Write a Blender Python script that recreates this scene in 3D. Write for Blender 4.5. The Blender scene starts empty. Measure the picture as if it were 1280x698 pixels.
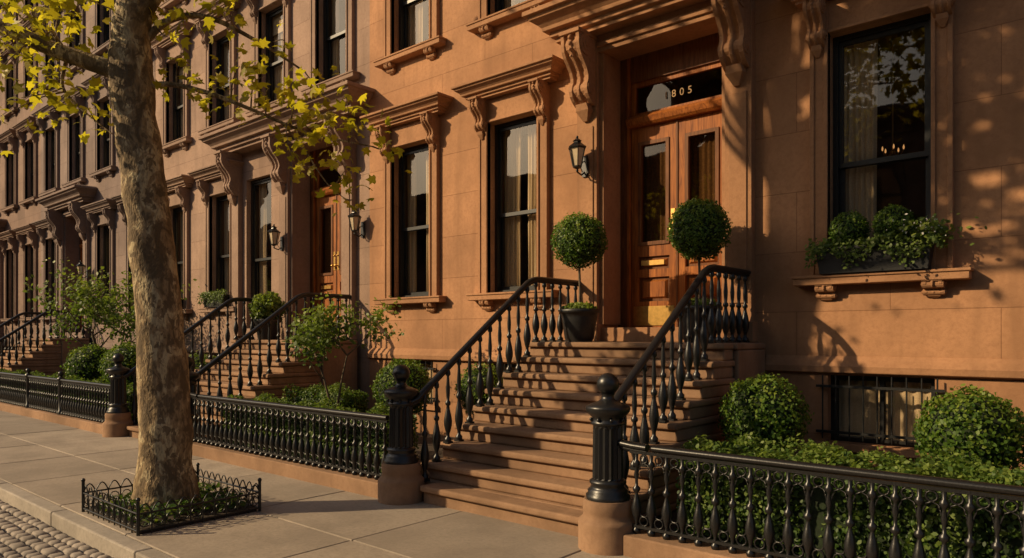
import bpy, math, random
import numpy as np
from mathutils import Vector, Matrix, noise
random.seed(7)
rng=np.random.default_rng(11)
scene=bpy.context.scene
COL=scene.collection

# ---------------------------------------------------------------- helpers
class MB:
    def __init__(s): s.v=[];s.f=[];s.m=[];s.s=[]
    def add(s,vs,fs,mi=0,sm=False):
        o=len(s.v); s.v.extend([tuple(p) for p in vs])
        for f in fs:
            s.f.append([i+o for i in f]); s.m.append(mi); s.s.append(sm)
    def box(s,x0,x1,y0,y1,z0,z1,mi=0):
        s.add([(x0,y0,z0),(x1,y0,z0),(x1,y1,z0),(x0,y1,z0),(x0,y0,z1),(x1,y0,z1),(x1,y1,z1),(x0,y1,z1)],
              [(0,3,2,1),(4,5,6,7),(0,1,5,4),(1,2,6,5),(2,3,7,6),(3,0,4,7)],mi)
    def loft(s,rings,mi=0,sm=False,caps=True):
        n=len(rings[0]); vs=[p for r in rings for p in r]; fs=[]
        for k in range(len(rings)-1):
            for i in range(n):
                j=(i+1)%n
                fs.append((k*n+i,k*n+j,(k+1)*n+j,(k+1)*n+i))
        s.add(vs,fs,mi,sm)
        if caps:
            s.add(rings[0],[tuple(reversed(range(n)))],mi); s.add(rings[-1],[tuple(range(n))],mi)
    def lathe(s,cx,cy,prof,n=12,mi=0,sm=True,z0=0,flute=0,fl=(0,0)):
        rings=[]
        for r,z in prof:
            ring=[]
            for i in range(n):
                a=2*math.pi*i/n; rr=r
                if flute and fl[0]<z<fl[1] and i%2: rr=r*(1-flute)
                ring.append((cx+rr*math.cos(a),cy+rr*math.sin(a),z0+z))
            rings.append(ring)
        s.loft(rings,mi,sm)
    def tube(s,path,rad,n=8,mi=0,sm=True,squash=1.0,rough=0,rs=4.0):
        P=[Vector(p) for p in path]; rings=[]
        for k,p in enumerate(P):
            t=(P[min(k+1,len(P)-1)]-P[max(k-1,0)])
            if t.length<1e-6: t=Vector((0,0,1))
            t.normalize()
            ref=Vector((0,0,1)) if abs(t.z)<.95 else Vector((0,1,0))
            sd=t.cross(ref); sd.normalize(); up=sd.cross(t)
            if abs(t.z)>=.95:
                sd=Vector((1,0,0))-t*t.x; sd.normalize(); up=t.cross(sd)
            r=rad[k] if isinstance(rad,(list,tuple)) else rad
            ring=[]
            for i in range(n):
                a=2*math.pi*i/n
                d=sd*math.cos(a)+up*math.sin(a)*squash
                q=p+d*r
                if rough: q=p+d*r*(1+rough*noise.noise(q*rs)+rough*.35*noise.noise(q*rs*4))
                ring.append(tuple(q))
            rings.append(ring)
        s.loft(rings,mi,sm)
    def xcyl(s,x0,x1,cy,cz,r,n=14,mi=0):
        s.loft([[(x,cy+r*math.cos(2*math.pi*i/n),cz+r*math.sin(2*math.pi*i/n)) for i in range(n)] for x in (x0,x1)],mi,False)
    def ring(s,c,R,r,axis='y',n=10,m=5,mi=0):
        vs=[];fs=[]
        for i in range(n):
            a=2*math.pi*i/n
            for j in range(m):
                b=2*math.pi*j/m; q=R+r*math.cos(b)
                if axis=='y': vs.append((c[0]+q*math.cos(a),c[1]+r*math.sin(b),c[2]+q*math.sin(a)))
                else: vs.append((c[0]+r*math.sin(b),c[1]+q*math.cos(a),c[2]+q*math.sin(a)))
        for i in range(n):
            for j in range(m):
                fs.append((i*m+j,((i+1)%n)*m+j,((i+1)%n)*m+(j+1)%m,i*m+(j+1)%m))
        s.add(vs,fs,mi,True)
    def ball(s,c,r,n=14,mi=0,sq=1.0):
        k=n//2
        s.lathe(c[0],c[1],[(max(r*math.sin(math.pi*i/k),.0008),c[2]-r*sq*math.cos(math.pi*i/k)) for i in range(k+1)],n,mi)
    def mesh(s,name,mats):
        me=bpy.data.meshes.new(name); me.from_pydata(s.v,[],s.f)
        for m in mats: me.materials.append(m)
        me.polygons.foreach_set('material_index',s.m)
        me.polygons.foreach_set('use_smooth',s.s)
        me.update(); return me
    def obj(s,name,mats,parent=None,bevel=0,seg=1):
        return mkobj(name,s.mesh(name,mats),parent,bevel,seg)
def mkobj(name,me,parent=None,bevel=0,seg=1,loc=None):
    o=bpy.data.objects.new(name,me); COL.objects.link(o)
    if parent: o.parent=parent
    if loc: o.location=loc
    if bevel:
        b=o.modifiers.new('bevel','BEVEL'); b.width=bevel; b.segments=seg; b.limit_method='ANGLE'; b.angle_limit=math.radians(50)
    return o
def empty(name,loc=(0,0,0),rz=0):
    e=bpy.data.objects.new(name,None); e.location=loc; e.rotation_euler=(0,0,rz); e.empty_display_size=.2
    COL.objects.link(e); return e

# ---------------------------------------------------------------- materials
class NT:
    def __init__(s,name):
        s.m=bpy.data.materials.new(name); s.m.use_nodes=True; s.t=s.m.node_tree; s.n=s.t.nodes
        s.p=s.n['Principled BSDF']; s.out=s.n['Material Output']
    def new(s,ty,**k):
        n=s.n.new(ty)
        for a,b in k.items(): setattr(n,a,b)
        return n
    def l(s,a,b): s.t.links.new(a,b)
    def coord(s,scale=(1,1,1)):
        tc=s.new('ShaderNodeTexCoord'); 
        if scale==(1,1,1): return tc.outputs['Object']
        mp=s.new('ShaderNodeMapping'); mp.inputs['Scale'].default_value=scale
        s.l(tc.outputs['Object'],mp.inputs['Vector']); return mp.outputs[0]
    def noise(s,scale,detail=4,vec=None,rough=.55,dist=0):
        n=s.new('ShaderNodeTexNoise'); n.inputs['Scale'].default_value=scale; n.inputs['Detail'].default_value=detail
        n.inputs['Roughness'].default_value=rough; n.inputs['Distortion'].default_value=dist
        if vec is not None: s.l(vec,n.inputs['Vector'])
        return n.outputs['Fac']
    def ramp(s,fac,stops,interp='LINEAR'):
        r=s.new('ShaderNodeValToRGB'); r.color_ramp.interpolation=interp; e=r.color_ramp.elements
        while len(e)<len(stops): e.new(.5)
        for i,(p,c) in enumerate(stops):
            e[i].position=p; e[i].color=(c[0],c[1],c[2],1) if not isinstance(c,(int,float)) else (c,c,c,1)
        s.l(fac,r.inputs[0]); return r.outputs[0]
    def mix(s,fac,a,b,mode='MIX'):
        n=s.new('ShaderNodeMix',data_type='RGBA',blend_type=mode)
        for sock,val in ((n.inputs[0],fac),(n.inputs[6],a),(n.inputs[7],b)):
            if isinstance(val,(int,float)): sock.default_value=val
            elif isinstance(val,(tuple,list)): sock.default_value=(*val[:3],1)
            else: s.l(val,sock)
        return n.outputs[2]
    def madd(s,a,k,b):
        n=s.new('ShaderNodeMath',operation='MULTIPLY_ADD'); s.l(a,n.inputs[0]); n.inputs[1].default_value=k
        if isinstance(b,(int,float)): n.inputs[2].default_value=b
        else: s.l(b,n.inputs[2])
        return n.outputs[0]
    def bump(s,h,strength=.3,dist=.01,normal=None):
        b=s.new('ShaderNodeBump'); b.inputs['Strength'].default_value=strength; b.inputs['Distance'].default_value=dist
        s.l(h,b.inputs['Height'])
        if normal: s.l(normal,b.inputs['Normal'])
        return b.outputs[0]
def dim(c,k): return tuple(x*k for x in c)

def stone(name,base,joints=False,seed=0,var=.3):
    t=NT(name); v=t.coord()
    big=t.noise(.8,3,v,.65); mid=t.noise(18,4,v,.75)
    streak=t.noise(1.0,3,t.coord((3.5,3.5,.35)),.65)
    c=t.mix(t.ramp(big,[(.36,0),(.64,1)]),dim(base,1-var),dim(base,1.08))
    c=t.mix(t.ramp(streak,[(.5,0),(.70,.5)]),c,dim(base,.52))
    c=t.mix(t.ramp(mid,[(.34,.42),(.56,0)]),c,(base[0]*.58,base[1]*.54,base[2]*.54))
    h=t.madd(mid,.6,0.0)
    if joints:
        sp=t.new('ShaderNodeSeparateXYZ'); cb=t.new('ShaderNodeCombineXYZ'); t.l(v,sp.inputs[0])
        t.l(sp.outputs[0],cb.inputs[0]); t.l(sp.outputs[2],cb.inputs[1]); cb.inputs[2].default_value=seed
        br=t.new('ShaderNodeTexBrick'); br.offset=.5; t.l(cb.outputs[0],br.inputs['Vector'])
        br.inputs['Scale'].default_value=1; br.inputs['Brick Width'].default_value=1.75; br.inputs['Row Height'].default_value=.615
        br.inputs['Mortar Size'].default_value=.004; br.inputs['Mortar Smooth'].default_value=.4
        br.inputs['Color1'].default_value=(.92,.92,.93,1); br.inputs['Color2'].default_value=(1.06,1.05,1.03,1); br.inputs['Mortar'].default_value=(.64,.60,.58,1)
        c=t.mix(1.0,c,br.outputs['Color'],'MULTIPLY')
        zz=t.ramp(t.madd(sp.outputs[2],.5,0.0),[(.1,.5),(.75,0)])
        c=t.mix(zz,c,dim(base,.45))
        h=t.madd(br.outputs['Fac'],-.8,h)
    t.l(c,t.p.inputs['Base Color']); t.p.inputs['Roughness'].default_value=.88; t.p.inputs['Specular IOR Level'].default_value=.2
    t.l(t.bump(h,.5,.012),t.p.inputs['Normal']); return t.m

def simple(name,base,rough=.5,metal=0,bs=0,scale=60,var=.2,spec=.5):
    t=NT(name); v=t.coord(); f=t.noise(scale,2,v)
    c=t.mix(t.ramp(f,[(.35,0),(.65,1)]),dim(base,1-var),dim(base,1+var*.5))
    t.l(c,t.p.inputs['Base Color']); t.p.inputs['Roughness'].default_value=rough; t.p.inputs['Metallic'].default_value=metal
    t.p.inputs['Specular IOR Level'].default_value=spec
    if bs: t.l(t.bump(f,bs,.004),t.p.inputs['Normal'])
    return t.m

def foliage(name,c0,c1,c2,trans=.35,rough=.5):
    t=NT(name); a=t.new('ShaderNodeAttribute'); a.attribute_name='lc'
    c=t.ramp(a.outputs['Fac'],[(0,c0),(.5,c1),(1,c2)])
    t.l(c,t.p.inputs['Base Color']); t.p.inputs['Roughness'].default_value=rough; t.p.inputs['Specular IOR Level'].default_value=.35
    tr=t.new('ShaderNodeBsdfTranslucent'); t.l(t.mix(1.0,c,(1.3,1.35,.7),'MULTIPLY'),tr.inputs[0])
    mx=t.new('ShaderNodeMixShader'); mx.inputs[0].default_value=trans
    t.l(t.p.outputs[0],mx.inputs[1]); t.l(tr.outputs[0],mx.inputs[2]); t.l(mx.outputs[0],t.out.inputs[0]); return t.m

def glassmat(name,tint=(.8,.76,.7),f0=.07):
    t=NT(name); t.n.remove(t.p)
    g=t.new('ShaderNodeBsdfGlossy'); g.inputs['Roughness'].default_value=.02; g.inputs[0].default_value=(.95,.86,.74,1)
    v=t.coord(); w=t.noise(1.8,1,v); t.l(t.bump(w,.15,.03),g.inputs['Normal'])
    tr=t.new('ShaderNodeBsdfTransparent'); tr.inputs[0].default_value=(*tint,1)
    lw=t.new('ShaderNodeLayerWeight'); lw.inputs['Blend'].default_value=.5
    pw=t.new('ShaderNodeMath',operation='POWER'); t.l(lw.outputs['Facing'],pw.inputs[0]); pw.inputs[1].default_value=4
    fac=t.madd(pw.outputs[0],.9,f0)
    mx=t.new('ShaderNodeMixShader'); t.l(fac,mx.inputs[0]); t.l(tr.outputs[0],mx.inputs[1]); t.l(g.outputs[0],mx.inputs[2])
    t.l(mx.outputs[0],t.out.inputs[0]); return t.m

def woodmat(name,dark,light):
    t=NT(name); v=t.coord((14,14,.9)); n=t.noise(2.2,4,v,.6,1.2); n2=t.noise(3,2,t.coord())
    c=t.ramp(n,[(.3,dark),(.7,light)]); c=t.mix(t.ramp(n2,[(.4,0),(.7,.35)]),c,dark)
    t.l(c,t.p.inputs['Base Color']); t.p.inputs['Roughness'].default_value=.55; t.p.inputs['Specular IOR Level'].default_value=.2
    return t.m

def barkmat():
    t=NT('plane_bark'); v=t.coord((1,1,.6)); n=t.noise(6,3,v,.6,.8); n2=t.noise(17,3,v,.6,.5); f=t.noise(60,2,t.coord((1,1,.4)))
    c=t.ramp(n,[(.40,(.11,.075,.038)),(.46,(.24,.165,.085)),(.54,(.32,.225,.12)),(.57,(.48,.38,.22))])
    c=t.mix(t.ramp(n2,[(.53,0),(.565,.85)]),c,(.12,.08,.042))
    c=t.mix(t.ramp(f,[(.35,.5),(.55,0)]),c,(.08,.052,.028))
    t.l(c,t.p.inputs['Base Color']); t.p.inputs['Roughness'].default_value=.9
    h=t.madd(n2,-1.2,t.madd(f,.5,0.0)); t.l(t.bump(h,.8,.02),t.p.inputs['Normal']); return t.m

def slabmat(name,base):
    t=NT(name); v=t.coord(); a=t.new('ShaderNodeAttribute'); a.attribute_name='lc'
    b=t.noise(1.3,4,v,.65); m=t.noise(26,4,v,.75)
    c=t.mix(a.outputs['Fac'],dim(base,.78),dim(base,1.12)); c=t.mix(t.ramp(b,[(.42,.0),(.62,.55)]),c,dim(base,.5))
    c=t.mix(t.ramp(m,[(.32,.5),(.55,0)]),c,dim(base,.48))
    t.l(c,t.p.inputs['Base Color']); t.p.inputs['Roughness'].default_value=.82
    t.l(t.bump(m,.3,.008),t.p.inputs['Normal']); return t.m

S1=(.45,.235,.122); S2=(.36,.24,.175); S3=(.26,.19,.158); S4=(.27,.18,.135)
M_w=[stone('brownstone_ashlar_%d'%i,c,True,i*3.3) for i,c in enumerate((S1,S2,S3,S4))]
M_t=[stone('brownstone_trim_%d'%i,dim(c,.88),False,var=.22) for i,c in enumerate((S1,S2,S3,S4))]
M_step=stone('brownstone_steps',(.33,.20,.12),False,var=.38)
M_iron=simple('black_iron',(.011,.011,.012),.36,0,.15,90,.3,.5)
M_frame=simple('black_window_paint',(.013,.013,.013),.4,0,0,30,.2)
M_glass=glassmat('window_glass',(.86,.81,.73),.075)
M_dglass=glassmat('door_glass',(.6,.5,.38),.05)
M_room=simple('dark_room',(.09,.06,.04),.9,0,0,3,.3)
M_curt=simple('curtain_linen',(.60,.50,.36),.9,0,.0,80,.15)
M_wood=woodmat('mahogany_door',(.14,.038,.008),(.46,.155,.032))
M_wood2=woodmat('dark_wood_frame',(.09,.032,.011),(.23,.088,.028))
M_brass=simple('brass',(.62,.38,.12),.35,1,.05,20,.15)
M_num=simple('aged_brass',(.34,.19,.06),.6,0,.05,20,.15)
M_bark=barkmat()
M_twig=simple('twig_bark',(.11,.08,.05),.9,0,.3,40,.3)
M_slab=slabmat('sidewalk_flagstone',(.365,.30,.235))
M_kerb=slabmat('kerb_granite',(.37,.32,.265))
M_cob=slabmat('cobble_granite',(.32,.27,.225))
M_dirt=simple('joint_dirt',(.06,.048,.036),.95,0,.3,50,.4)
M_soil=simple('garden_soil',(.05,.034,.022),.95,0,.5,35,.5)
M_box=foliage('boxwood_leaves',(.03,.075,.012),(.09,.165,.02),(.22,.28,.04),.38)
M_hedge=foliage('hedge_leaves',(.025,.06,.012),(.07,.13,.022),(.18,.24,.045),.35)
M_shrub=foliage('shrub_leaves',(.06,.10,.02),(.14,.20,.035),(.26,.31,.06),.4)
M_plane=foliage('plane_tree_leaves',(.24,.22,.015),(.44,.38,.03),(.60,.50,.05),.55)
M_core=simple('foliage_shade',(.014,.026,.008),.95,0,0,30,.4)  # near-black green, inner foliage shade painted onto solid cores
M_white=foliage('white_petals',(.6,.58,.52),(.7,.68,.62),(.78,.76,.72),.3)
M_pot=simple('planter_black',(.02,.02,.021),.45,0,.2,50,.3)
M_lglass=simple('lantern_glass',(.62,.50,.34),.15,0,0,10,.1)
t=NT('chandelier_bulb'); t.p.inputs['Emission Color'].default_value=(1,.5,.18,1); t.p.inputs['Emission Strength'].default_value=.7; t.p.inputs['Base Color'].default_value=(.5,.35,.2,1); M_bulb=t.m
M_dcurt=simple('door_sheer',(.16,.10,.05),.9,0,0,40,.3)

# ---------------------------------------------------------------- foliage
DIA=np.array([(0,0),(.30,.35),(.26,.7),(0,1),(-.26,.7),(-.30,.35)],float)
MAP=np.array([(0,0),(.26,-.05),(.5,.16),(.33,.36),(.56,.72),(.2,.66),(0,1.08),(-.2,.66),(-.56,.72),(-.33,.36),(-.5,.16),(-.26,-.05)],float)
def leafobj(name,P,N,size,mat,parent=None,tmpl=DIA,jit=.6,curl=.25,lc=None):
    P=np.asarray(P,float); N=np.asarray(N,float); n=len(P)
    N=N+rng.normal(0,jit,(n,3)); N/=np.linalg.norm(N,axis=1)[:,None]+1e-9
    R=rng.normal(size=(n,3)); T=R-(R*N).sum(1)[:,None]*N; T/=np.linalg.norm(T,axis=1)[:,None]+1e-9
    B=np.cross(N,T); L=(size*rng.uniform(.65,1.3,n))[:,None,None]
    tx=tmpl[:,0][None,:,None]; ty=tmpl[:,1][None,:,None]; ty2=ty-.5
    V=P[:,None]+L*(T[:,None]*ty2+B[:,None]*tx+N[:,None]*(-curl*(tx**2*2+ty2**2)))
    k=len(tmpl); me=bpy.data.meshes.new(name)
    me.vertices.add(n*k); me.vertices.foreach_set('co',V.reshape(-1))
    me.loops.add(n*k); me.loops.foreach_set('vertex_index',np.arange(n*k,dtype=np.int32))
    me.polygons.add(n); me.polygons.foreach_set('loop_start',np.arange(0,n*k,k,dtype=np.int32))
    me.update(calc_edges=True)
    at=me.attributes.new('lc','FLOAT','FACE')
    vals=rng.uniform(0,1,n) if lc is None else np.clip(lc+rng.normal(0,.2,n),0,1)
    at.data.foreach_set('value',vals.astype(np.float32))
    me.materials.append(mat); return mkobj(name,me,parent)
def sph(n):
    d=rng.normal(size=(n,3)); return d/np.linalg.norm(d,axis=1)[:,None]
def wob(d,ph=0,f=5):
    return np.sin(f*d[:,0]+ph)*np.sin(f*d[:,1]*1.1+ph*2)+.6*np.sin(f*2.1*d[:,2]+d[:,0]*f+ph)
def ballpts(c,r,n,sq=1.0,amp=.05,ph=0):
    d=sph(n); rr=r*(1+amp*wob(d,ph)+rng.normal(0,.045,n)-.12*rng.random(n)**2)
    return np.array(c)+d*rr[:,None]*np.array([1,1,sq]),d
def bush(name,c,r,n=3800,size=.034,sq=1.0,mat=None,parent=None,amp=.05,stem=True):
    e=parent or empty(name,(0,0,0)); ph=rng.random()*6
    P,N=ballpts(c,r,n,sq,amp,ph)
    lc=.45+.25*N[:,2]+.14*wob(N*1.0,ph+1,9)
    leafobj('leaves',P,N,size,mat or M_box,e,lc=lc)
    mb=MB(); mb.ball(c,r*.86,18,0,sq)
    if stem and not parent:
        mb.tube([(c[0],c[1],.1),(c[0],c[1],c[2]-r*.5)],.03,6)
    mb.obj('shade_core',[M_core],e); return e  # solid dark core, shade between leaves painted in; no twigs modelled
def hedge(name,x0,x1,y0,y1,z0,z1,dens=3800,size=.036,amp=.06):
    e=empty(name); Ps=[];Ns=[]
    def put(n,fx,fy,fz,nn):
        x=fx(n);y=fy(n);z=fz(n)
        Ps.append(np.stack([x,y,z],1)); Ns.append(np.tile(np.array(nn,float),(n,1)))
    U=lambda a,b:(lambda n:rng.uniform(a,b,n)); K=lambda a:(lambda n:np.full(n,a))
    lx=x1-x0;ly=y1-y0;lz=z1-z0
    put(int(dens*lx*ly),U(x0,x1),U(y0,y1),K(z1),(0,0,1))
    put(int(dens*lx*lz*.8),U(x0,x1),K(y0),U(z0,z1),(0,-1,.3))
    put(int(dens*lx*lz*.3),U(x0,x1),K(y1),U(z0,z1),(0,1,.3))
    put(int(dens*ly*lz*.8),K(x0),U(y0,y1),U(z0,z1),(-1,0,.3))
    put(int(dens*ly*lz*.8),K(x1),U(y0,y1),U(z0,z1),(1,0,.3))
    P=np.concatenate(Ps);N=np.concatenate(Ns)
    w=np.sin(P[:,0]*5.1)*np.cos(P[:,1]*6.3+1)+.6*np.sin(P[:,0]*12.7+P[:,1]*9)
    out=amp*w+rng.normal(0,.022,len(P)); P=P+N*out[:,None]
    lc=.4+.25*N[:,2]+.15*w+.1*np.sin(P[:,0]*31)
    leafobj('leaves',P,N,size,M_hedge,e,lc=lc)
    mb=MB(); mb.box(x0+.05,x1-.05,y0+.05,y1-.05,z0-.1,z1-.09); mb.obj('shade_core',[M_core],e,.04); return e  # dark box blocks see-through, painted as the hedge's inner shade

def growth(mb,start,d,L,r,depth,pts,spread=.6,up=.15,nch=3):
    P=[Vector(start)]; d=Vector(d).normalized(); R=[r]
    for k in range(4):
        d=(d+Vector((random.gauss(0,.16),random.gauss(0,.16),random.gauss(0,.12)+up*.3))).normalized()
        P.append(P[-1]+d*L/4); R.append(r*(1-.14*(k+1)))
        if depth<=1: pts.append(P[-1].copy())
    mb.tube(P,R,6 if depth<2 else 8)
    if depth<=0: return
    for c in range(nch):
        k=random.choice([2,3,4]); 
        nd=(d+Vector((random.gauss(0,spread),random.gauss(0,spread),random.gauss(0,spread*.7)+up))).normalized()
        growth(mb,P[k],nd,L*random.uniform(.6,.8),R[k]*.62,depth-1,pts,spread,up,nch)
def smalltree(name,base,H,stems,depth,L,r,nleaf,size,mat,spread=.6,clus=.1,lean=.25):
    e=empty(name); mb=MB(); pts=[]
    for s in range(stems):
        a=2*math.pi*s/stems+random.random(); P=[Vector(base)]
        d=Vector((math.cos(a)*lean,math.sin(a)*lean,1)).normalized()
        for k in range(4): 
            d=(d+Vector((random.gauss(0,.07),random.gauss(0,.07),0))).normalized(); P.append(P[-1]+d*H/4)
        mb.tube(P,[r*(1-.1*k) for k in range(5)],7)
        for c in range(3):
            b=2*math.pi*c/3+random.random()
            growth(mb,P[random.choice([3,4])],(math.cos(b)*.8,math.sin(b)*.8,.6),L,r*.55,depth,pts,spread)
    mb.obj('stems',[M_twig],e)
    A=np.array([tuple(p) for p in pts]); idx=rng.integers(0,len(A),nleaf)
    P=A[idx]+rng.normal(0,clus,(nleaf,3)); c=A.mean(0); N=(P-c)*.6+np.array([0,0,.6])
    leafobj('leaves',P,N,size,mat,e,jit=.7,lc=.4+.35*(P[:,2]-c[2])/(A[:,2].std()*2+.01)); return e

# ---------------------------------------------------------------- house parts
def rect(x0,x1,y0,y1,z): return [(x0,y0,z),(x1,y0,z),(x1,y1,z),(x0,y1,z)]
def molding(mb,x0,x1,layers,mi=0,yb=.02):
    mb.loft([rect(x0-p,x1+p,-p,yb,z) for z,p in layers],mi)
BR=[(0,1),(.05,1.02),(.12,.99),(.2,1.0),(.28,.96),(.36,.85),(.44,.68),(.52,.53),(.60,.45),(.66,.45),(.72,.51),(.79,.54),(.86,.49),(.92,.36),(.97,.2),(1,.06)]
def bracket(mb,cx,w,zt,h,D,mi=0,y0=0):
    xs=[-1,-.82,-.66,-.56,-.22,-.12,.12,.22,.56,.66,.82,1]; gd=[0,0,.0,.09,.09,0,0,.09,.09,0,0,0]
    vs=[];nx=len(xs)
    for t,d in BR:
        for x,g in zip(xs,gd): vs.append((cx+x*w/2,y0-D*d+D*g*(1 if .03<t<.95 else 0),zt-h*t))
    fs=[(r*nx+c,r*nx+c+1,(r+1)*nx+c+1,(r+1)*nx+c) for r in range(len(BR)-1) for c in range(nx-1)]
    mb.add(vs,fs,mi)
    for sx in (-1,1):
        mb.add([(cx+sx*w/2,y0-D*d,zt-h*t) for t,d in BR]+[(cx+sx*w/2,y0+.01,zt-h),(cx+sx*w/2,y0+.01,zt)],[tuple(range(len(BR)+2))],mi)
    mb.add([(cx-w/2,y0-D,zt),(cx+w/2,y0-D,zt),(cx+w/2,y0,zt),(cx-w/2,y0,zt)],[(0,1,2,3)],mi)
    for (t,d,rr) in ((.19,.60,.36),(.77,.27,.23)):
        for e,k in ((.012,1),(.02,.6),(.03,.28)):
            mb.xcyl(cx-w/2-e,cx+w/2+e,y0-D*d,zt-h*t,D*rr*k,14,mi)
    mb.loft([rect(cx-w*.3,cx+w*.3,y0-D*.35,y0,zt-h*.97),rect(cx-w*.36,cx+w*.36,y0-D*.3,y0,zt-h*1.06),rect(cx-w*.12,cx+w*.12,y0-D*.1,y0,zt-h*1.2)],mi)
    mb.box(cx-w*.56,cx+w*.56,y0-D*1.07,y0,zt-h*.055,zt+.002,mi)
    for k in range(4):
        tt=.10+.085*k; mb.ball((cx,y0-D*(1.0 if k<3 else .93),zt-h*tt),w*.10*(1-.1*k),8,mi)
HOOD=[(0,.15),(.03,.15),(.035,.18),(.07,.18),(.075,.22),(.10,.225),(.125,.25),(.15,.29),(.175,.30),(.178,.325),(.21,.325),(.235,.26)]
def hood(mb,x0,x1,z,k=1.0,kz=1.0,mi=0):
    molding(mb,x0,x1,[(z+a*kz,b*k) for a,b in HOOD],mi)
def window_trim(mb,cx,z0,z1,hw=.45,style=0):
    w=.16
    for s in (-1,1):
        a,b=sorted((cx+s*hw,cx+s*(hw+w))); mb.box(a,b,-.055,.01,z0,z1+.32)
        a,b=sorted((cx+s*(hw+.0),cx+s*(hw+.035))); mb.box(a,b,-.075,.01,z0+.003,z1+.03)
        a,b=sorted((cx+s*(hw+w-.03),cx+s*(hw+w+.012))); mb.box(a,b,-.07,.01,z0+.004,z1+.3)
        bracket(mb,cx+s*(hw+w-.065),.15,z1+.33,.46,.21,y0=-.05)
        bracket(mb,cx+s*(hw+.02),.15,z0-.1,.13,.13)
    mb.box(cx-hw,cx+hw,-.05,.01,z1,z1+.323)
    mb.box(cx-hw,cx+hw,-.07,.01,z1+.002,z1+.035)
    hood(mb,cx-hw-w+.02,cx+hw+w-.02,z1+.33)
    molding(mb,cx-hw-w,cx+hw+w,[(z0-.1,.13),(z0-.095,.15),(z0-.03,.15),(z0-.028,.165),(z0-.004,.165),(z0,.14)])
def window_mesh(name,hw,h,curt=(.3,.3),blind=0,lamp=False):
    mb=MB(); f=.05
    y0=.10
    mb.box(-hw,-hw+f,y0,y0+.13,0,h,0); mb.box(hw-f,hw,y0,y0+.13,0,h,0)
    mb.box(-hw+f,hw-f,y0,y0+.13,h-f,h,0); mb.box(-hw+f,hw-f,y0,y0+.13,0,f*.9,0)
    zm=h*.46; a=hw-f; st=.04
    for (b,t,yy) in ((zm-.02,h-f,y0+.03),(f*.9,zm+.025,y0+.075)):
        mb.box(-a,-a+st,yy,yy+.035,b,t,0); mb.box(a-st,a,yy,yy+.035,b,t,0)
        mb.box(-a+st,a-st,yy,yy+.035,t-.045,t,0); mb.box(-a+st,a-st,yy,yy+.035,b,b+.05,0)
        mb.add([(-a+st,yy+.017,b+.05),(a-st,yy+.017,b+.05),(a-st,yy+.017,t-.045),(-a+st,yy+.017,t-.045)],[(0,1,2,3)],1)
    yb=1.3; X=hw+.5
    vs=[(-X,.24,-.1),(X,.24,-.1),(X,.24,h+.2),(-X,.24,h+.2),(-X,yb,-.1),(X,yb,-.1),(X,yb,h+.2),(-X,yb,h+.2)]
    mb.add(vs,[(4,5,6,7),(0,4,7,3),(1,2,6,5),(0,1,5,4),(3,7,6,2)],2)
    for side,wd in ((-1,curt[0]),(1,curt[1])):
        if wd<=0: continue
        n=int(60*wd)+8; vs=[];fs=[]
        xs=[side*(hw-.02-wd*2*hw*i/(n-1)) for i in range(n)]
        for zz in (0.02,h*.5,h-.02):
            for i,x in enumerate(xs): vs.append((x+.01*math.sin(zz*2+i),.265+.02*math.sin(i*1.35)+.006*math.sin(i*.6+zz),zz))
        for r in range(2):
            for i in range(n-1): fs.append((r*n+i,r*n+i+1,(r+1)*n+i+1,(r+1)*n+i))
        mb.add(vs,fs,3,True)
    if blind: mb.box(-hw+.03,hw-.03,.215,.225,h*(1-blind),h,3)
    return mb.mesh(name,[M_frame,M_glass,M_room,M_curt])
WIN1=[window_mesh('sash_window_parlor_a',.45,2.4,(.25,.46)),window_mesh('sash_window_parlor_b',.45,2.4,(.36,.46)),window_mesh('sash_window_parlor_c',.45,2.4,(.38,.0))]
WIN2=[window_mesh('sash_window_upper_a',.45,1.95,(.22,.3)),window_mesh('sash_window_upper_b',.45,1.95,(.42,.25),.22)]
WIN3=[window_mesh('sash_window_top_a',.45,1.7,(.3,.2),.3)]
WIN4=[window_mesh('sash_window_attic',.45,1.3,(.2,.2),.2)]
def basement_mesh():
    mb=MB(); hw=.47;h=.66
    mb.box(-hw,-hw+.05,.1,.2,0,h,0);mb.box(hw-.05,hw,.1,.2,0,h,0);mb.box(-hw+.05,hw-.05,.1,.2,h-.05,h,0);mb.box(-hw+.05,hw-.05,.1,.2,0,.045,0)
    mb.box(-.02,.02,.11,.17,.045,h-.05,0)
    mb.add([(-hw+.05,.16,.045),(hw-.05,.16,.045),(hw-.05,.16,h-.05),(-hw+.05,.16,h-.05)],[(0,1,2,3)],1)
    n=40; vs=[(-hw+.03+i*(2*hw-.06)/(n-1),.21+.015*math.sin(i*1.3),z) for z in (.0,h) for i in range(n)]
    mb.add(vs,[(i,i+1,n+i+1,n+i) for i in range(n-1)],3,True)
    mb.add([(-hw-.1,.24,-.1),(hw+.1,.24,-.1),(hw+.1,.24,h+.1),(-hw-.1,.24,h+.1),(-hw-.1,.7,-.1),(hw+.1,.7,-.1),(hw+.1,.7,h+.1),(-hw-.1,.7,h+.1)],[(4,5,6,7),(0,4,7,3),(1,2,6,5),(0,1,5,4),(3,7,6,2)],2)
    for i in range(9):
        x=-.5+i*.125; mb.tube([(x,-.06,.03),(x,-.06,h+.0)],.008,6,0)
    mb.box(-.56,.56,-.075,-.045,.09,.115,0); mb.box(-.56,.56,-.075,-.045,h-.12,h-.095,0)
    for x in (-.53,.53):
        mb.box(x-.012,x+.012,-.06,.01,.094,.111,0); mb.box(x-.012,x+.012,-.06,.01,h-.116,h-.099,0)
    return mb.mesh('barred_basement_window',[M_frame,M_glass,M_room,M_curt])
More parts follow.
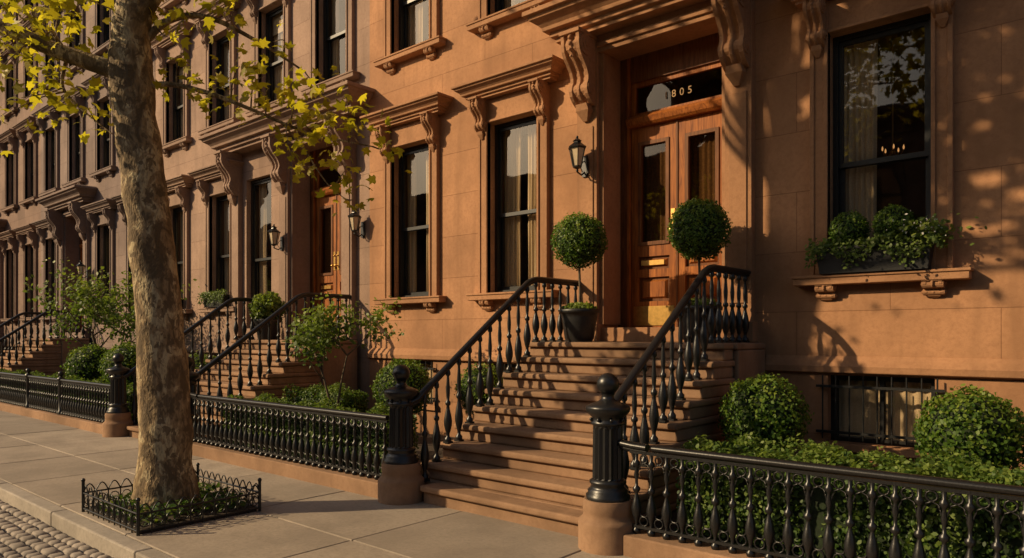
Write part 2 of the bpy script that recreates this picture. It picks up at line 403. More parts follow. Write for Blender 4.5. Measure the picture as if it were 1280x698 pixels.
BWIN=basement_mesh()

def door_mesh():
    mb=MB(); W,D,G,B,K=0,1,2,3,4
    y=.40
    for s in (-1,1):
        a,b=sorted((s*.64,s*.81)); mb.box(a,b,y-.04,y+.14,.171,3.66,D)
        a,b=sorted((s*.635,s*.67)); mb.box(a,b,y-.06,y-.03,.171,3.6,W)
        for z0,z1 in ((.25,1.15),(1.25,3.1)):
            a,b=sorted((s*.80,s*.785)); mb.box(a,b,.08,.33,z0,z1,D)
    mb.box(-.64,.64,y-.03,y+.14,3.26,3.66,D)
    mb.loft([rect(-.66,.66,y-.06,y+.1,2.69),rect(-.66,.66,y-.09,y+.1,2.72),rect(-.66,.66,y-.11,y+.1,2.78),rect(-.66,.66,y-.09,y+.1,2.80),rect(-.66,.66,y-.05,y+.1,2.83)],W)
    mb.box(-.64,.64,y,y+.06,2.83,2.87,W); mb.box(-.64,.64,y,y+.06,3.2,3.26,W)
    mb.box(-.64,-.58,y+.001,y+.06,2.87,3.2,W); mb.box(.58,.64,y+.001,y+.06,2.87,3.2,W)
    mb.add([(-.58,y+.03,2.87),(.58,y+.03,2.87),(.58,y+.03,3.2),(-.58,y+.03,3.2)],[(0,1,2,3)],G)
    for s in (-1,1):
        o,i=s*.638,s*.006
        def bx(a,b,ya,yb,z0,z1,m):
            a,b=sorted((a,b)); mb.box(a,b,ya,yb,z0,z1,m)
        bx(o,o-s*.10,y,y+.06,.175,2.685,W); bx(i+s*.10,i,y,y+.06,.175,2.685,W)
        e0,e1=o-s*.10,i+s*.10
        rails=[(.175,.50),(.80,.90),(1.06,1.20),(2.50,2.685)]
        for z0,z1 in rails: bx(e0,e1,y+.002,y+.058,z0,z1,W)
        for z0,z1 in ((.50,.80),(.90,1.06)):
            bx(e0,e1,y+.035,y+.05,z0,z1,D)
            a,b=sorted((e0,e1)); m=.035
            mb.loft([[(a+m,y+.034,z0+m),(b-m,y+.034,z0+m),(b-m,y+.034,z1-m),(a+m,y+.034,z1-m)],[(a+m*1.9,y+.008,z0+m*1.6),(b-m*1.9,y+.008,z0+m*1.6),(b-m*1.9,y+.008,z1-m*1.6),(a+m*1.9,y+.008,z1-m*1.6)]],W)
        a,b=sorted((e0,e1)); z0,z1=1.20,2.50; m=.045
        for (p,q,r,t) in ((a,a+m,z0,z1),(b-m,b,z0,z1),(a+m,b-m,z0,z0+m),(a+m,b-m,z1-m,z1)): mb.box(p,q,y-.015,y+.045,r,t,D)
        mb.add([(a+m,y+.03,z0+m),(b-m,y+.03,z0+m),(b-m,y+.03,z1-m),(a+m,y+.03,z1-m)],[(0,1,2,3)],G)
        n=26; vs=[(a+.02+(b-a-.04)*q/(n-1),y+.10+.012*math.sin(q*1.5),z) for z in (z0,z1) for q in range(n)]
        mb.add(vs,[(q,q+1,n+q+1,n+q) for q in range(n-1)],5,True)
        bx(o-s*.03,i+s*.03,y-.008,y+.004,.20,.44,B)
        bx(i+s*.025,i+s*.075,y-.008,y+.004,1.28,1.62,B)
        mb.ball((i+s*.05,y-.055,1.36),.028,10,B); mb.tube([(i+s*.05,y-.05,1.36),(i+s*.05,y,1.36)],.01,6,B)
        mb.ball((i+s*.05,y-.02,1.55),.016,8,B)
    mb.box(-.5,-.18,y+.0,y+.012,.95,1.01,B)
    mb.box(-.012,.012,y-.012,y+.03,.178,2.68,D)
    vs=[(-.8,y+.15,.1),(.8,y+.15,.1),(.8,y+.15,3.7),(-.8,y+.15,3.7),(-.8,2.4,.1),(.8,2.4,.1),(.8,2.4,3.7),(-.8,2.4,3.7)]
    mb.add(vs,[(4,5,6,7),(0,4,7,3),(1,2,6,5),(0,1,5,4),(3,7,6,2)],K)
    return mb.mesh('double_door',[M_wood,M_wood2,M_dglass,M_brass,M_room,M_dcurt])
DOOR=door_mesh()

def lantern_obj(name,loc):
    e=empty(name,loc); mb=MB()
    mb.box(-.035,.035,-.02,.005,-.20,.06,0); mb.box(-.05,.05,-.012,.004,-.16,.02,0)
    mb.tube([(0,-.01,-.14),(0,-.08,-.19),(0,-.16,-.17),(0,-.17,-.12)],.011,6,0)
    mb.tube([(0,-.01,.0),(0,-.06,-.03),(0,-.10,-.10),(0,-.06,-.15)],.007,6,0)
    c=-.17;n=6
    def hx(r,z): return [(r*math.cos(2*math.pi*i/n+.2),c+r*math.sin(2*math.pi*i/n+.2),z) for i in range(n)]
    mb.loft([hx(.02,-.13),hx(.06,-.11),hx(.062,-.095)],0)
    mb.loft([hx(.052,-.094),hx(.096,.118)],1)
    a=hx(.058,-.095);b=hx(.104,.12)
    for p,q in zip(a,b): mb.tube([p,q],.006,5,0)
    mb.loft([hx(.118,.12),hx(.122,.135),hx(.095,.155),hx(.05,.19),hx(.045,.205),hx(.06,.212),hx(.03,.235),hx(.008,.25)],0)
    mb.ball((0,c,.262),.017,8,0); mb.ball((0,c,-.15),.018,8,0)
    mb.obj('lantern_body',[M_iron,M_lglass],e); return e

def house(name,loc,rz,x0,x1,ms,wins,entries,upper,H,floors,tall=()):
    e=empty(name,loc,rz); Mw,Mt=M_w[ms],M_t[ms]
    FL={2:(6.05,1.95,WIN2),3:(9.35,1.7,WIN3),4:(12.1,1.3,WIN4)}
    holes=[]; trim=MB()
    def addw(me,x,z): mkobj('sash_window',me,e,loc=(x,0,z))
    for i,x in enumerate(wins):
        holes.append((x-.45,x+.45,2.2,4.6,.14)); window_trim(trim,x,2.2,4.6)
        addw(WIN1[2] if (i==0 and ms==0) else WIN1[i%2],x,2.2)
        holes.append((x-.47,x+.47,.55,1.21,.14)); mkobj('basement_window',BWIN,e,loc=(x,0,.55))
        trim.box(x-.6,x+.6,-.05,.01,.47,.545)
    for x,z0 in tall:
        holes.append((x-.47,x+.47,1.75,4.75,.2))
        me=window_mesh('tall_parlor_window',.47,3.0,(.3,.3)); addw(me,x,1.75)
    for fl in floors:
        z,h,W=FL[fl]
        for i,x in enumerate(upper):
            holes.append((x-.45,x+.45,z,z+h,.14)); window_trim(trim,x,z,z+h); addw(W[i%len(W)],x,z)
    for cx in entries: holes.append((cx-.81,cx+.81,1.53,5.19,.56))
    xs=sorted({x0,x1,*[h[0] for h in holes],*[h[1] for h in holes]})
    wb=MB()
    for a,b in zip(xs[:-1],xs[1:]):
        if b-a<1e-6: continue
        hs=sorted([(h[2],h[3]) for h in holes if h[0]<(a+b)/2<h[1]]); z=-.3
        for lo,hi in hs+[(H,H)]:
            if lo>z: wb.add([(a,0,z),(b,0,z),(b,0,lo),(a,0,lo)],[(0,1,2,3)])
            z=hi
    for a,b,lo,hi,d in holes:
        for q in ([(a,0,lo),(a,d,lo),(a,d,hi),(a,0,hi)],[(b,0,lo),(b,0,hi),(b,d,hi),(b,d,lo)],[(a,0,lo),(b,0,lo),(b,d,lo),(a,d,lo)],[(a,0,hi),(a,d,hi),(b,d,hi),(b,0,hi)]):
            wb.add(q,[(0,1,2,3)])
    wb.add([(x0,0,-.3),(x0,11,-.3),(x0,11,H),(x0,0,H)],[(0,1,2,3)]); wb.add([(x1,0,-.3),(x1,11,-.3),(x1,11,H),(x1,0,H)],[(0,1,2,3)])
    wb.add([(x0,11,-.3),(x1,11,-.3),(x1,11,H),(x0,11,H)],[(0,1,2,3)])
    wb.obj('facade_wall',[Mw],e)
    rb=MB(); rb.add([(x0,0,H),(x1,0,H),(x1,11,H),(x0,11,H)],[(0,1,2,3)]); rb.obj('roof',[M_dirt],e)
    segs=[];p=x0+.01
    for cx in sorted(entries): segs.append((p,cx-1.25)); p=cx+1.25
    segs.append((p,x1-.01))
    for a,b in segs:
        if b-a>.3: trim.loft([rect(a,b,-q,.01,z) for z,q in ((1.225,.03),(1.24,.06),(1.30,.065),(1.36,.035),(1.40,.006))])
    trim.loft([rect(x0+.02,x1-.02,-q,.02,z) for z,q in ((H-.9,.04),(H-.85,.1),(H-.55,.12),(H-.5,.3),(H-.3,.45),(H-.2,.62),(H-.05,.66),(H+.05,.6))])
    k=x0+.4
    while k<x1-.3: bracket(trim,k,.16,H-.5,.4,.3,y0=-.1); k+=.85
    for cx in entries:
        wide=bool(tall)
        for s in (-1,1):
            a,b=sorted((cx+s*.83,cx+s*1.13)); 
            trim.box(a,b,-.10,.01,1.532,5.3); trim.box(a-.03,b+.03,-.14,.012,1.535,1.75); 
            trim.box(a+.05,b-.05,-.115,0,1.95,4.2)
            bracket(trim,(a+b)/2,.27,5.3,.86,.36,y0=-.10)
            a,b=sorted((cx+s*.77,cx+s*.83)); trim.box(a,b,-.04,.35,1.74,5.1) 
        trim.box(cx-.83,cx+.83,-.08,.34,5.10,5.302)
        trim.box(cx-.83,cx+.83,-.11,0,5.16,5.22)
        if not wide: hood(trim,cx-1.08,cx+1.08,5.303,1.75,1.75)
        trim.box(cx-.809,cx+.809,-.06,.56,1.531,1.70)
        mkobj('double_door',DOOR,e,loc=(cx,0,1.53))
    if tall:
        tx=tall[0][0]; cx=entries[0]
        for x in (tx-.75,):
            trim.box(x-.13,x+.13,-.10,.01,1.6,5.3); bracket(trim,x,.25,5.3,.86,.36,y0=-.1)
        hood(trim,tx-.8,cx+1.08,5.303,1.75,1.75)
    trim.obj('stone_trim',[Mt],e,.006)
    return e

DX=-4.19; DX2=-11.12
h1=house('brownstone_house',(0,7.5,0),0,-9.62,7.2,0,[-1.85,-6.45,-8.55,.45,2.75],[DX],[-1.85,-4.19,-6.45,-8.55,.45,2.75],14.6,(2,3,4))
h2=house('brownstone_house',(0,7.51,0),0,-17.9,-9.63,1,[-14.62,-16.72],[DX2],[-10.65,-12.6,-14.62,-16.72],14.6,(2,3,4),tall=[(-13.15,0)])
h3=house('brownstone_house',(0,7.5,0),0,-26.3,-17.91,2,[-18.85,-20.95,-25.2],[-23.2],[-18.85,-20.95,-23.1,-25.2],14.9,(2,3,4))
h4=house('brownstone_house',(0,7.52,0),0,-34.8,-26.31,3,[-27.3,-29.4,-33.7],[-31.6],[-27.3,-29.4,-31.6,-33.7],14.3,(2,3,4))
h5=house('brownstone_house',(0,7.5,0),0,-43.3,-34.81,2,[-35.8,-37.9,-42.2],[-40.1],[-35.8,-37.9,-40.1,-42.2],14.9,(2,3,4))
h6=house('brownstone_house',(0,7.52,0),0,-60,-43.31,1,[-45,-47.2,-52,-54.2],[-49.6],[-45,-47.2,-49.6,-52,-54.2,-56.5],14.6,(2,3,4))
for i,(X,ms) in enumerate(((8,2),(-4.6,3),(-17.2,2),(-29.8,3),(-42.4,2),(-55,3))):
    house('brownstone_house',(X,-14.2-.01*(i%2),0),math.pi,-6.28,6.28,ms,[-5,-2.6,4.9],[0.2],[-5,-2.6,0.2,2.6,4.9],10.0,(2,))
cu=bpy.data.curves.new('house_number','FONT'); cu.body='1805'; cu.size=.125; cu.extrude=.003; cu.align_x='CENTER'; cu.space_character=1.7
cu.materials.append(M_num); o=bpy.data.objects.new('house_number',cu); COL.objects.link(o); o.parent=h1
o.location=(DX,.415,4.51); o.rotation_euler=(math.pi/2,0,0)
for (x,y,z) in ((-5.18,7.38,3.78),(DX2+1.32,7.5,3.45),(DX2-.98,7.39,3.4),(-22.0,7.4,3.4)):
    lantern_obj('wall_lantern',(x,y,z))
ce=empty('chandelier',(-1.95,8.45,3.55)); mb=MB()
mb.tube([(0,0,1.2),(0,0,.0)],.008,6,0); mb.ball((0,0,0),.03,10,0)
for k in range(5):
    a=2*math.pi*k/5; c,s_=math.cos(a),math.sin(a)
    mb.tube([(0,0,0),(.05*c,.05*s_,-.04),(.09*c,.09*s_,-.02),(.105*c,.105*s_,.02)],.005,6,0)
    mb.lathe(.105*c,.105*s_,[(.004,.02),(.009,.035),(.008,.05),(.002,.07)],8,1)
mb.obj('arms_and_bulbs',[M_brass,M_bulb],ce)

# ---------------------------------------------------------------- stoops
N_=9; RI=.17; TR=.235; Y0=4.62
def stoop(cx,half=1.235):
    mb=MB(); YB=7.44
    for i in range(N_):
        y=Y0+TR*i; hw=half-.02 if i else .985
        zt=RI*(i+1)
        mb.box(cx-hw,cx+hw,y+.05,YB,RI*i-(.1 if i==0 else 0),zt-.06)
        if i==0:
            mb.box(cx-hw,cx+hw,y,y+TR-.003,zt-.06,zt); mb.box(cx-half,cx+half,y+TR,YB,zt-.06,zt)
        else: mb.box(cx-hw-.02,cx+hw+.02,y,YB,zt-.06,zt)
    for s in (-1,1):
        a,b=sorted((cx+s*(half-.02),cx+s*(half+.035))); mb.box(a,b,6.75,7.43,-.05,1.46); mb.box(a,b,6.72,7.435,1.463,1.528)
    mb.obj('stone_stoop',[M_step],None,.02,3)
def newel(x,y,sc=1.0):
    e=empty('newel_post',(x,y,0)); mb=MB()
    mb.lathe(0,0,[(.225,-.05),(.225,.195),(.222,.21),(.205,.225),(.19,.24),(.185,.27),(.19,.285),(.19,.345),(.18,.37)],28,0,True)
    mb.obj('stone_base',[M_step],e)
    mb=MB()
    mb.lathe(0,0,[(.165,.37),(.168,.40),(.15,.415),(.155,.435),(.135,.45),(.125,.475),(.14,.49),(.14,.505),(.118,.52)],24)
    mb.lathe(0,0,[(.114,.515),(.118,.53),(.118,.60),(.114,.90),(.112,.925),(.112,.93)],32,0,False,0,.12,(.525,.92))
    mb.lathe(0,0,[(.118,.925),(.13,.935),(.13,.95),(.118,.96),(.12,.985),(.15,1.01),(.165,1.03),(.17,1.055),(.165,1.07),(.12,1.09),(.075,1.105),(.05,1.125),(.045,1.15),(.055,1.165)],24)
    mb.ball((0,0,1.235),.085,20)
    for k in range(8):
        a=2*math.pi*k/8; mb.ball((.128*math.cos(a),.128*math.sin(a),.97),.016,6)
    mb.obj('iron_column',[M_iron],e)
SB=[(.026,0),(.036,.02),(.036,.06),(.018,.085),(.017,.12),(.027,.16),(.041,.24),(.043,.30),(.033,.38),(.019,.46),(.015,.50),(.028,.52),(.028,.55),(.014,.575),(.019,.64),(.022,.72),(.014,.86),(.013,.90),(.026,.92),(.026,.95),(.016,1)]
def railing(x,side,cx,swoop=None):
    e=empty('iron_stair_railing'); mb=MB()
    def railz(y):
        if y<6.40: return 1.03+(y-4.75)*(RI/TR)
        return min(2.27,1.03+(6.40-4.75)*(RI/TR)+ (1-(1-min(1,(y-6.40)/.22))**2)*.05)
    path=[]
    if swoop is not None:
        s=swoop
        path+=[(x+s*.42,4.6,.785),(x+s*.30,4.6,.79),(x+s*.18,4.605,.80),(x+s*.09,4.625,.83),(x+s*.04,4.66,.89),(x+s*.01,4.70,.965)]
    else: path+=[(cx+side*1.19-side*.05,4.64,.95),(x,4.70,.985)]
    y=4.77
    while y<7.38: path.append((x,y,railz(y))); y+=.09
    path.append((x,7.40,railz(7.4)))
    mb.tube(path,[.038]*len(path),10,0,True,.72)
    mb.tube([(p[0],p[1],p[2]-.03) for p in path],[.018]*len(path),6,0,True,1.2)
    y=4.80
    while y<7.40:
        i=min(N_-1,int((y-Y0)/TR)); zb=RI*(i+1); zt=railz(y)-.03; h=zt-zb
        mb.lathe(x,y,[(r,zb+t*h) for r,t in SB],10); 
        mb.box(x-.036,x+.036,y-.036,y+.036,zb,zb+.018)
        y+=.158
    mb.obj('rail_and_balusters',[M_iron],e)
def full_stoop(cx):
    stoop(cx); newel(cx-1.22,4.6); newel(cx+1.17,4.6)
    railing(cx-1.10,-1,cx); railing(cx+1.09,1,cx,swoop=1)
full_stoop(DX); full_stoop(DX2)
full_stoop(-23.2); full_stoop(-31.6)

# ---------------------------------------------------------------- fences
FB=[(.024,.15),(.030,.165),(.030,.18),(.014,.195),(.012,.23),(.020,.26),(.036,.31),(.037,.345),(.024,.40),(.012,.44),(.012,.45),(.028,.465),(.028,.485),(.012,.50),(.011,.545),(.020,.58),(.011,.625),(.012,.64),(.026,.655),(.026,.675),(.012,.69),(.016,.755)]
def fence(x0,x1,posts=(),rail_end=None):
    e=empty('iron_fence'); y=4.6; mb=MB()
    mb.box(x0,x1,y-.11,y+.11,-.05,.15); mb.obj('stone_base',[M_step],e,.012,2)
    mb=MB(); rs=x0+.19 if rail_end is not None else x0
    n=max(2,int((x1-rs)/.5)); pth=[(rs+(x1-rs)*i/n,y,.785) for i in range(n+1)]
    mb.tube(pth,.036,10,0,True,.7)
    mb.box(x0,x1,y-.014,y+.014,.735,.757); mb.box(x0,x1,y-.016,y+.016,.192,.212)
    k=int((x1-x0-.1)/.122); st=(x1-x0-.1)/k
    for i in range(k+1):
        x=x0+.05+i*st; mb.lathe(x,y,FB,8)
        if i<k:
            mb.ring((x+st/2,y,.245),.034,.0075,'y',10,4); mb.ring((x+st/2,y,.70),.03,.007,'y',10,4)
            mb.tube([(x+.015,y,.60),(x+st*.25,y,.655),(x+st/2,y,.67),(x+st*.75,y,.655),(x+st-.015,y,.60)],.005,5)
            mb.tube([(x+.02,y,.33),(x+st*.3,y,.285),(x+st/2,y,.275),(x+st*.7,y,.285),(x+st-.02,y,.33)],.006,5)
    for p in posts:
        mb.lathe(p,y,[(.06,.15),(.06,.2),(.045,.22),(.045,.75),(.065,.78),(.065,.82),(.03,.84),(.02,.86)],8); mb.ball((p,y,.90),.05,12)
    mb.obj('rails_and_balusters',[M_iron],e)
fence(DX+1.37,7.0,rail_end=1)
fence(DX2+1.37,DX-1.42,rail_end=1)
fence(-22.03+.2,DX2-1.42,(-15.0,-16.9),rail_end=1)
fence(-30.3,-24.6)

# ---------------------------------------------------------------- ground
mb=MB(); mb.add([(-400,-400,-.32),(400,-400,-.32),(400,400,-.32),(-400,400,-.32)],[(0,1,2,3)]); mb.obj('ground',[M_dirt])
def attr_rand(o,per):
    me=o.data; n=len(me.polygons); a=me.attributes.new('lc','FLOAT','FACE')
    v=np.repeat(rng.random(n//per+1),per)[:n].astype(np.float32); a.data.foreach_set('value',v)
mb=MB(); x=-70
ys=[2.345,3.44,4.72]
while x<8:
    L=1.52
    for a,b in zip(ys[:-1],ys[1:]):
        dz=random.uniform(-.002,.002); mb.box(x+.006,x+L-.006,a+.006,b-.006,-.12,dz)
    x+=L
o=mb.obj('sidewalk',[M_slab],None); attr_rand(o,6)
b=o.modifiers.new('b','BEVEL'); b.width=.006; b.segments=1
mb=MB(); mb.box(-72,9,2.22,4.73,-.2,-.014); mb.obj('sidewalk_bedding',[M_dirt])
mb=MB(); x=-70
while x<9: mb.box(x+.004,x+1.83,2.20,2.34,-.3,.002+random.uniform(-.003,.003)); x+=1.84
o=mb.obj('kerb',[M_kerb],None,.014,2); attr_rand(o,6)
mb=MB(); mb.box(-75,12,4.705,7.6,-.3,.10); mb.obj('garden_bed',[M_soil])
mb=MB(); mb.box(-75,20,-8,2.19,-.31,-.132); mb.obj('street',[M_dirt])
mb=MB(); mb.box(-75,20,-14.3,-8,-.31,0); o=mb.obj('opposite_sidewalk',[M_slab])
mb=MB(); y=2.185
while y>-2.5:
    dpt=random.uniform(.098,.118); x=-19+random.random()*.1
    while x<3:
        L=random.uniform(.11,.18); g=.007; z=-.098+random.uniform(-.007,.005)
        x0,x1,y0,y1=x+g,x+L-g,y-dpt+g,y-g
        j=lambda:random.uniform(-.004,.004)
        def rg(i,zz): return [(x0+i+j(),y0+i+j(),zz),(x1-i+j(),y0+i+j(),zz),(x1-i+j(),y1-i+j(),zz),(x0+i+j(),y1-i+j(),zz)]
        vs=rg(0,-.16)+rg(.003,z-.016)+rg(.016,z)
        fs=[(k,(k+1)%4,4+(k+1)%4,4+k) for k in range(4)]+[(4+k,4+(k+1)%4,8+(k+1)%4,8+k) for k in range(4)]+[(8,9,10,11)]
        mb.add(vs,fs,0,True); x+=L
    y-=dpt
o=mb.obj('cobblestone_street',[M_cob]); attr_rand(o,9)

# ---------------------------------------------------------------- street tree
SR=Vector((.7562,.6544,0)); SF=Vector((-.6544,.7562,0)); TB=Vector((-6.69,2.90,0))
def tl(a,b,h): return TB+SR*a+SF*b+Vector((0,0,h))
tree=empty('plane_tree'); mb=MB()
def smooth(path,rad,k=6):
    P=[Vector(p) for p in path]; out=[];ro=[]
    for i in range(len(P)-1):
        p0=P[max(i-1,0)];p1=P[i];p2=P[i+1];p3=P[min(i+2,len(P)-1)]
        for j in range(k):
            t=j/k; out.append(.5*((2*p1)+(p2-p0)*t+(2*p0-5*p1+4*p2-p3)*t*t+(3*p1-p0-3*p2+p3)*t**3)); ro.append(rad[i]*(1-t)+rad[i+1]*t)
    out.append(P[-1]); ro.append(rad[-1]); return out,ro
tp=[tl(0,0,-.1),tl(0,0,.08),tl(0,0,.3),tl(-.01,0,.8),tl(-.04,0,1.5),tl(-.12,0,2.4),tl(-.22,0,3.2),tl(-.31,0,3.9),tl(-.30,0,4.5),tl(-.2,.05,5.2),tl(-.1,.1,6.2),tl(0,.1,7.4),tl(.1,0,8.6)]
tr=[.35,.30,.255,.225,.205,.19,.18,.185,.155,.13,.10,.07,.04]
P,R=smooth(tp,tr,12); mb.tube(P,R,40,0,True,1,.13,3.2)
branches=[]
def limb(pts,rad,n=9):
    P,R=smooth([tl(*p) for p in pts],rad,7); mb.tube(P,R,n,0,True,1,.08,6); branches.extend(zip(P,R))
limb([(-.30,0,3.75),(-.45,.0,4.0),(-.95,-.05,4.18),(-1.5,-.1,4.42),(-2.1,-.1,4.8),(-2.9,0,5.4)],[.10,.085,.072,.062,.05,.03],12)
limb([(-.22,0,3.85),(.0,.0,3.90),(.35,.05,3.84),(.74,.1,3.70),(1.25,.15,3.50),(1.85,.2,3.38)],[.032,.026,.021,.017,.012,.006],8)
limb([(-.28,0,4.2),(.0,.05,4.5),(.35,.1,4.55),(.8,.2,4.35),(1.2,.25,4.1)],[.05,.035,.025,.016,.008],8)
limb([(-.26,.0,4.5),(.0,-.05,4.8),(.5,-.1,5.1),(1.2,-.1,5.3)],[.10,.08,.065,.04],12)
limb([(1.0,.2,3.6),(1.2,.25,3.35),(1.4,.3,3.05),(1.58,.3,2.9)],[.011,.009,.007,.004],6)
limb([(-.9,0,4.15),(-1.0,.1,3.9),(-.85,.2,3.7),(-.6,.2,3.5)],[.02,.014,.01,.006],6)
limb([(-.9,0,4.17),(-1.1,.1,4.4),(-1.4,.2,4.7)],[.025,.018,.01],6)
cl=[]
def lc2(x,y): return ((x-208)/137,1.6+(420-y)/137)
for x,y,k in ((210,20,18),(225,75,9),(262,122,15),(280,98,15),(300,82,13),(330,95,18),(345,118,18),(375,122,20),(395,142,20),(368,186,16),(400,168,18),(420,182,22),(425,208,20),(432,232,13),(385,208,13),(450,160,18),(476,182,14),(400,110,15),(350,62,11),(232,112,10),(300,22,11),(275,5,14),(320,145,9),(365,150,13),(440,130,10),(240,15,16),(215,50,9)):
    a,h=lc2(x,y); cl.append((a,random.uniform(-.25,.35),h,k,.11))
for x,y,k in ((20,10,28),(45,50,18),(15,72,18),(60,92,15),(82,122,13),(108,132,14),(100,30,19),(62,18,24),(90,62,14),(122,152,9),(20,112,13),(52,134,12),(112,76,11),(12,142,11),(120,12,20),(85,5,24),(5,35,22),(30,92,13),(35,28,20),(75,45,14)):
    a,h=lc2(x,y); cl.append((a,random.uniform(-.4,.4),h,k,.14))
lp=[]; bigc=[]; hp=[]
for i in range(70):
    while True:
        q=Vector((random.uniform(-6.6,-.8),random.uniform(1.0,4.8),random.uniform(5.1,9.8)))
        if ((q.x+3.65)/2.9)**2+((q.y-3)/2.1)**2+((q.z-7.3)/2.5)**2<1: break
    bigc.append((q,76))
for i in range(18):
    bigc.append((Vector((random.uniform(-9.6,-6.8),random.uniform(1.2,4.6),random.uniform(8.2,10.4))),36))
for q,n in bigc:
    s=tl(random.uniform(-.2,.1),.05,random.uniform(5.0,7.8)); s.z=min(s.z,q.z-.2)
    m=(s+q)/2+Vector((random.gauss(0,.2),random.gauss(0,.2),.35)); P,R=smooth([s,m,q],[.045,.028,.01],5); mb.tube(P,R,6)
    A=np.array(q)+rng.normal(0,.36,(n,3)); hp.append(A[A[:,2]>4.75])
BP=np.array([tuple(p) for p,_ in branches])
for a,b,h,k,sp in cl:
    c=tl(a,b,h); i=int(np.argmin(((BP-np.array(c))**2).sum(1))); s=Vector(BP[i]); m=(s+c)/2+Vector((random.gauss(0,.04),random.gauss(0,.04),random.gauss(0,.05)))
    P,R=smooth([s,m,c],[.009,.006,.003],5); mb.tube(P,R,5)
    tw=np.array([tuple(p) for p in P[2:]])
    A=tw[rng.integers(0,len(tw),k)]*.35+np.array(c)*.65+rng.normal(0,sp,(k,3)); lp.append(A)
mb.obj('trunk_and_limbs',[M_bark],tree)
A=np.concatenate(lp); leafobj('leaves',A,np.tile((0,-.2,.7),(len(A),1)),.086,M_plane,tree,MAP,.7,.35)
A=np.concatenate(hp); leafobj('crown_leaves',A,np.tile((0,-.2,.7),(len(A),1)),.115,M_plane,tree,MAP,.7,.35)

# tree guard + ground cover
g=empty('tree_guard'); mb=MB(); x0,x1,y0,y1=-7.24,-6.04,2.40,3.46
for (ax,ay,bx,by) in ((x0,y0,x1,y0),(x1,y0,x1,y1),(x1,y1,x0,y1),(x0,y1,x0,y0)):
    for z in (.03,.17): mb.tube([(ax,ay,z),(bx,by,z)],.008,6)
    n=10; L=math.hypot(bx-ax,by-ay)
    for i in range(n):
        t0,t1=i/n,(i+1)/n; pts=[]
        for k in range(9):
            u=k/8; t=t0+(t1-t0)*u; pts.append((ax+(bx-ax)*t,ay+(by-ay)*t,.17+.075*math.sin(math.pi*u)))
        mb.tube(pts,.006,5); mb.tube([(ax+(bx-ax)*t0,ay+(by-ay)*t0,.0),(ax+(bx-ax)*t0,ay+(by-ay)*t0,.18)],.006,5)
        c=(ax+(bx-ax)*(t0+t1)/2,ay+(by-ay)*(t0+t1)/2,.10)
        mb.ring(c,.042,.005,'y' if ay==by else 'x',10,4)
    mb.tube([(ax,ay,0),(ax,ay,.27)],.014,8); mb.ball((ax,ay,.285),.02,8)
mb.obj('wrought_iron',[M_iron],g)
mb=MB(); mb.box(x0+.02,x1-.02,y0+.02,y1-.02,-.05,.03); mb.obj('tree_pit_soil',[M_soil])
n=1500; P=np.stack([rng.uniform(x0+.05,x1-.05,n),rng.uniform(y0+.05,y1-.05,n),rng.uniform(.04,.17,n)],1)
P=P[rng.random(n)<.45+.55*(np.sin(P[:,0]*9)*np.sin(P[:,1]*8)>-.2)]
leafobj('ground_cover_plants',P,np.tile((0,0,1.),(len(P),1)),.055,M_hedge,None,DIA,.5)

# ---------------------------------------------------------------- planting
hedge('hedge',-2.62,6.9,4.88,5.75,.15,.72)
hedge('hedge',-9.45,-6.0,4.90,5.35,.15,.70)
hedge('hedge',-9.5,-8.2,5.9,6.4,.15,.80)
hedge('hedge',-21.6,-12.7,4.9,5.35,.15,.68,1900,.05)
bush('boxwood_shrub',(-2.50,6.3,.88),.36,4800)
bush('boxwood_shrub',(-.93,6.3,.85),.35,4800)
bush('boxwood_shrub',(1.2,6.3,.85),.36,3000)
bush('boxwood_shrub',(-7.15,6.1,.92),.37,3600)
bush('boxwood_shrub',(-6.5,6.9,.9),.33,2500)
bush('boxwood_shrub',(-15.6,6.0,.95),.50,3000,.05)
bush('boxwood_shrub',(-17.3,5.9,.9),.5,3000,.05)
bush('boxwood_shrub',(-12.9,6.2,.85),.42,2500,.045)
smalltree('ornamental_shrub',(-8.1,5.75,.1),1.25,2,2,.42,.02,1900,.062,M_shrub,.7,.075,.12)
smalltree('flowering_dogwood',(-17.2,6.2,.1),1.6,4,2,.85,.035,3300,.08,M_shrub,.6,.10,.3)

def topiary(x,y,z):
    e=empty('topiary_planter',(0,0,0)); mb=MB()
    mb.lathe(x,y,[(.15,0),(.155,.02),(.17,.04),(.205,.28),(.215,.33),(.235,.335),(.24,.37),(.225,.38),(.2,.38),(.19,.33)],28,0,True,z)
    mb.obj('pot',[M_pot],e)
    mb=MB(); mb.tube([(x,y,z+.3),(x+.01,y,z+.6),(x-.005,y,z+.95)],.014,8); mb.obj('stem',[M_twig],e)
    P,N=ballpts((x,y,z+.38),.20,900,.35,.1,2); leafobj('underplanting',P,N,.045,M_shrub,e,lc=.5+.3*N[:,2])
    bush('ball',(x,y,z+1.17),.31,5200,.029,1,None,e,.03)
topiary(-4.87,6.82,1.53); topiary(-3.42,6.92,1.53)
def potshrub(x,y,z,r):
    e=empty('potted_shrub'); mb=MB()
    mb.lathe(x,y,[(.15,0),(.17,.04),(.205,.28),(.235,.33),(.24,.37),(.2,.38)],20,0,True,z); mb.obj('pot',[M_pot],e)
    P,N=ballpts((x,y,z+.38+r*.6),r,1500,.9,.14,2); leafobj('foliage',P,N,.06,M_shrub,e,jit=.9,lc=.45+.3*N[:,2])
    mb=MB(); mb.ball((x,y,z+.38+r*.5),r*.7,12); mb.obj('shade_core',[M_core],e)  # dark solid ball behind the leaves, its colour standing in for shade
potshrub(DX2-.75,6.95,1.53,.30)

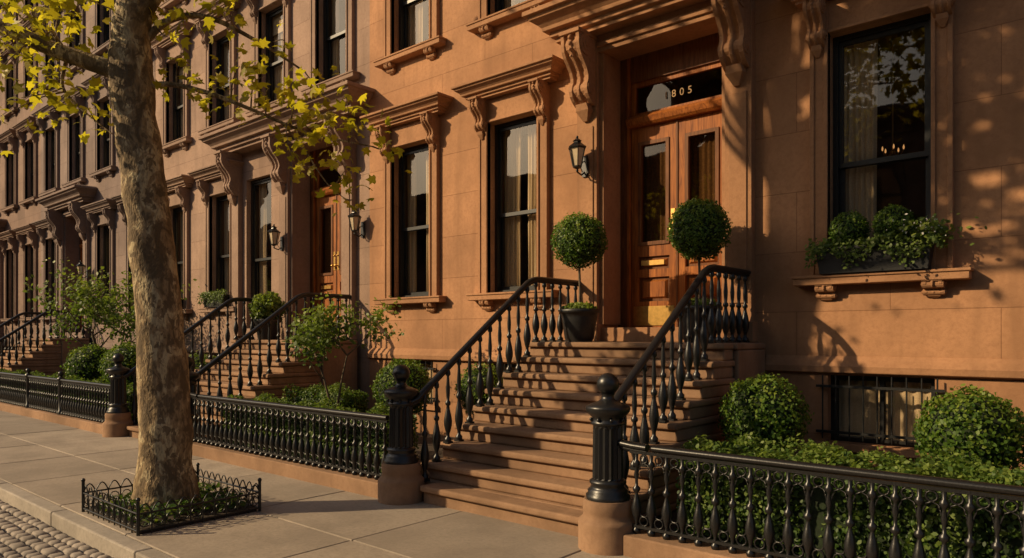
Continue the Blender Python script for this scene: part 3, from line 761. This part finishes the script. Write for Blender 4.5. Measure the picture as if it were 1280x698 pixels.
def window_box(x,y,z,flowers=True,hw=.5):
    e=empty('window_box_planter'); mb=MB()
    mb.loft([rect(x-hw+.03,x+hw-.03,y-.09,y+.09,z),rect(x-hw,x+hw,y-.11,y+.1,z+.22),rect(x-hw-.015,x+hw+.015,y-.125,y+.105,z+.222),rect(x-hw-.015,x+hw+.015,y-.125,y+.105,z+.25)])
    mb.obj('box',[M_pot],e,.004)
    if flowers:
        bush('b',(x-.22,y,z+.42),.175,2000,.024,1,None,e,.03); bush('b',(x+.17,y,z+.44),.17,2000,.024,1,None,e,.03)
    n=1300; X=rng.uniform(x-hw-.08,x+hw+.1,n); dr=rng.random(n)**1.7
    P=np.stack([X,y-.10-.07*dr+rng.normal(0,.035,n),z+.29-.22*dr*(.2+.8*np.abs(np.sin(X*7)))+rng.normal(0,.03,n)],1)
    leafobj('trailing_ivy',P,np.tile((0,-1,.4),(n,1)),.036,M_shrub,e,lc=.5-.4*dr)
    if flowers:
        n=420; P=np.stack([rng.normal(x+.40,.13,n),y-.08+rng.normal(0,.06,n),z+.34+rng.normal(0,.06,n)],1)
        leafobj('flower_foliage',P,np.tile((0,-.5,.7),(n,1)),.05,M_shrub,e)
        n=70; P=np.stack([rng.normal(x+.42,.10,n),y-.12+rng.normal(0,.05,n),z+.37+rng.normal(0,.05,n)],1)
        leafobj('white_flowers',P,np.tile((0,-1,.5),(n,1)),.022,M_white,e)
window_box(-1.87,7.40,2.205)
window_box(-14.62,7.40,2.205,False,.42); window_box(-16.72,7.40,2.205,False,.42)

# ---------------------------------------------------------------- light, sky, camera
EL=math.radians(27); hx,hy=.66,.751
d=Vector((hx*math.cos(EL),hy*math.cos(EL),-math.sin(EL)))
sl=bpy.data.lights.new('sun','SUN'); sl.energy=5.0; sl.angle=math.radians(.6); sl.color=(1,.75,.44)
so=bpy.data.objects.new('sun',sl); COL.objects.link(so); so.rotation_euler=d.to_track_quat('-Z','Y').to_euler(); so.location=(-20,-20,20)
w=bpy.data.worlds.new('World'); scene.world=w; w.use_nodes=True; nt=w.node_tree
bg=nt.nodes['Background']; sk=nt.nodes.new('ShaderNodeTexSky'); sk.sky_type='NISHITA'; sk.sun_disc=False
sk.sun_elevation=EL; sk.sun_rotation=math.atan2(-hx,-hy)%(2*math.pi); sk.dust_density=3; sk.air_density=1.0; sk.ozone_density=.6
nt.links.new(sk.outputs[0],bg.inputs[0]); bg.inputs[1].default_value=.082
cam=bpy.data.cameras.new('camera'); co=bpy.data.objects.new('camera',cam); COL.objects.link(co)
co.location=(0,0,1.6); co.rotation_euler=(math.pi/2,0,math.asin(.6544)); cam.sensor_width=36; cam.lens=25.3; cam.shift_y=.0555; cam.clip_end=2000; cam.clip_start=.05
scene.camera=co
scene.view_settings.view_transform='Standard'; scene.view_settings.look='None'; scene.view_settings.exposure=0; scene.view_settings.gamma=1
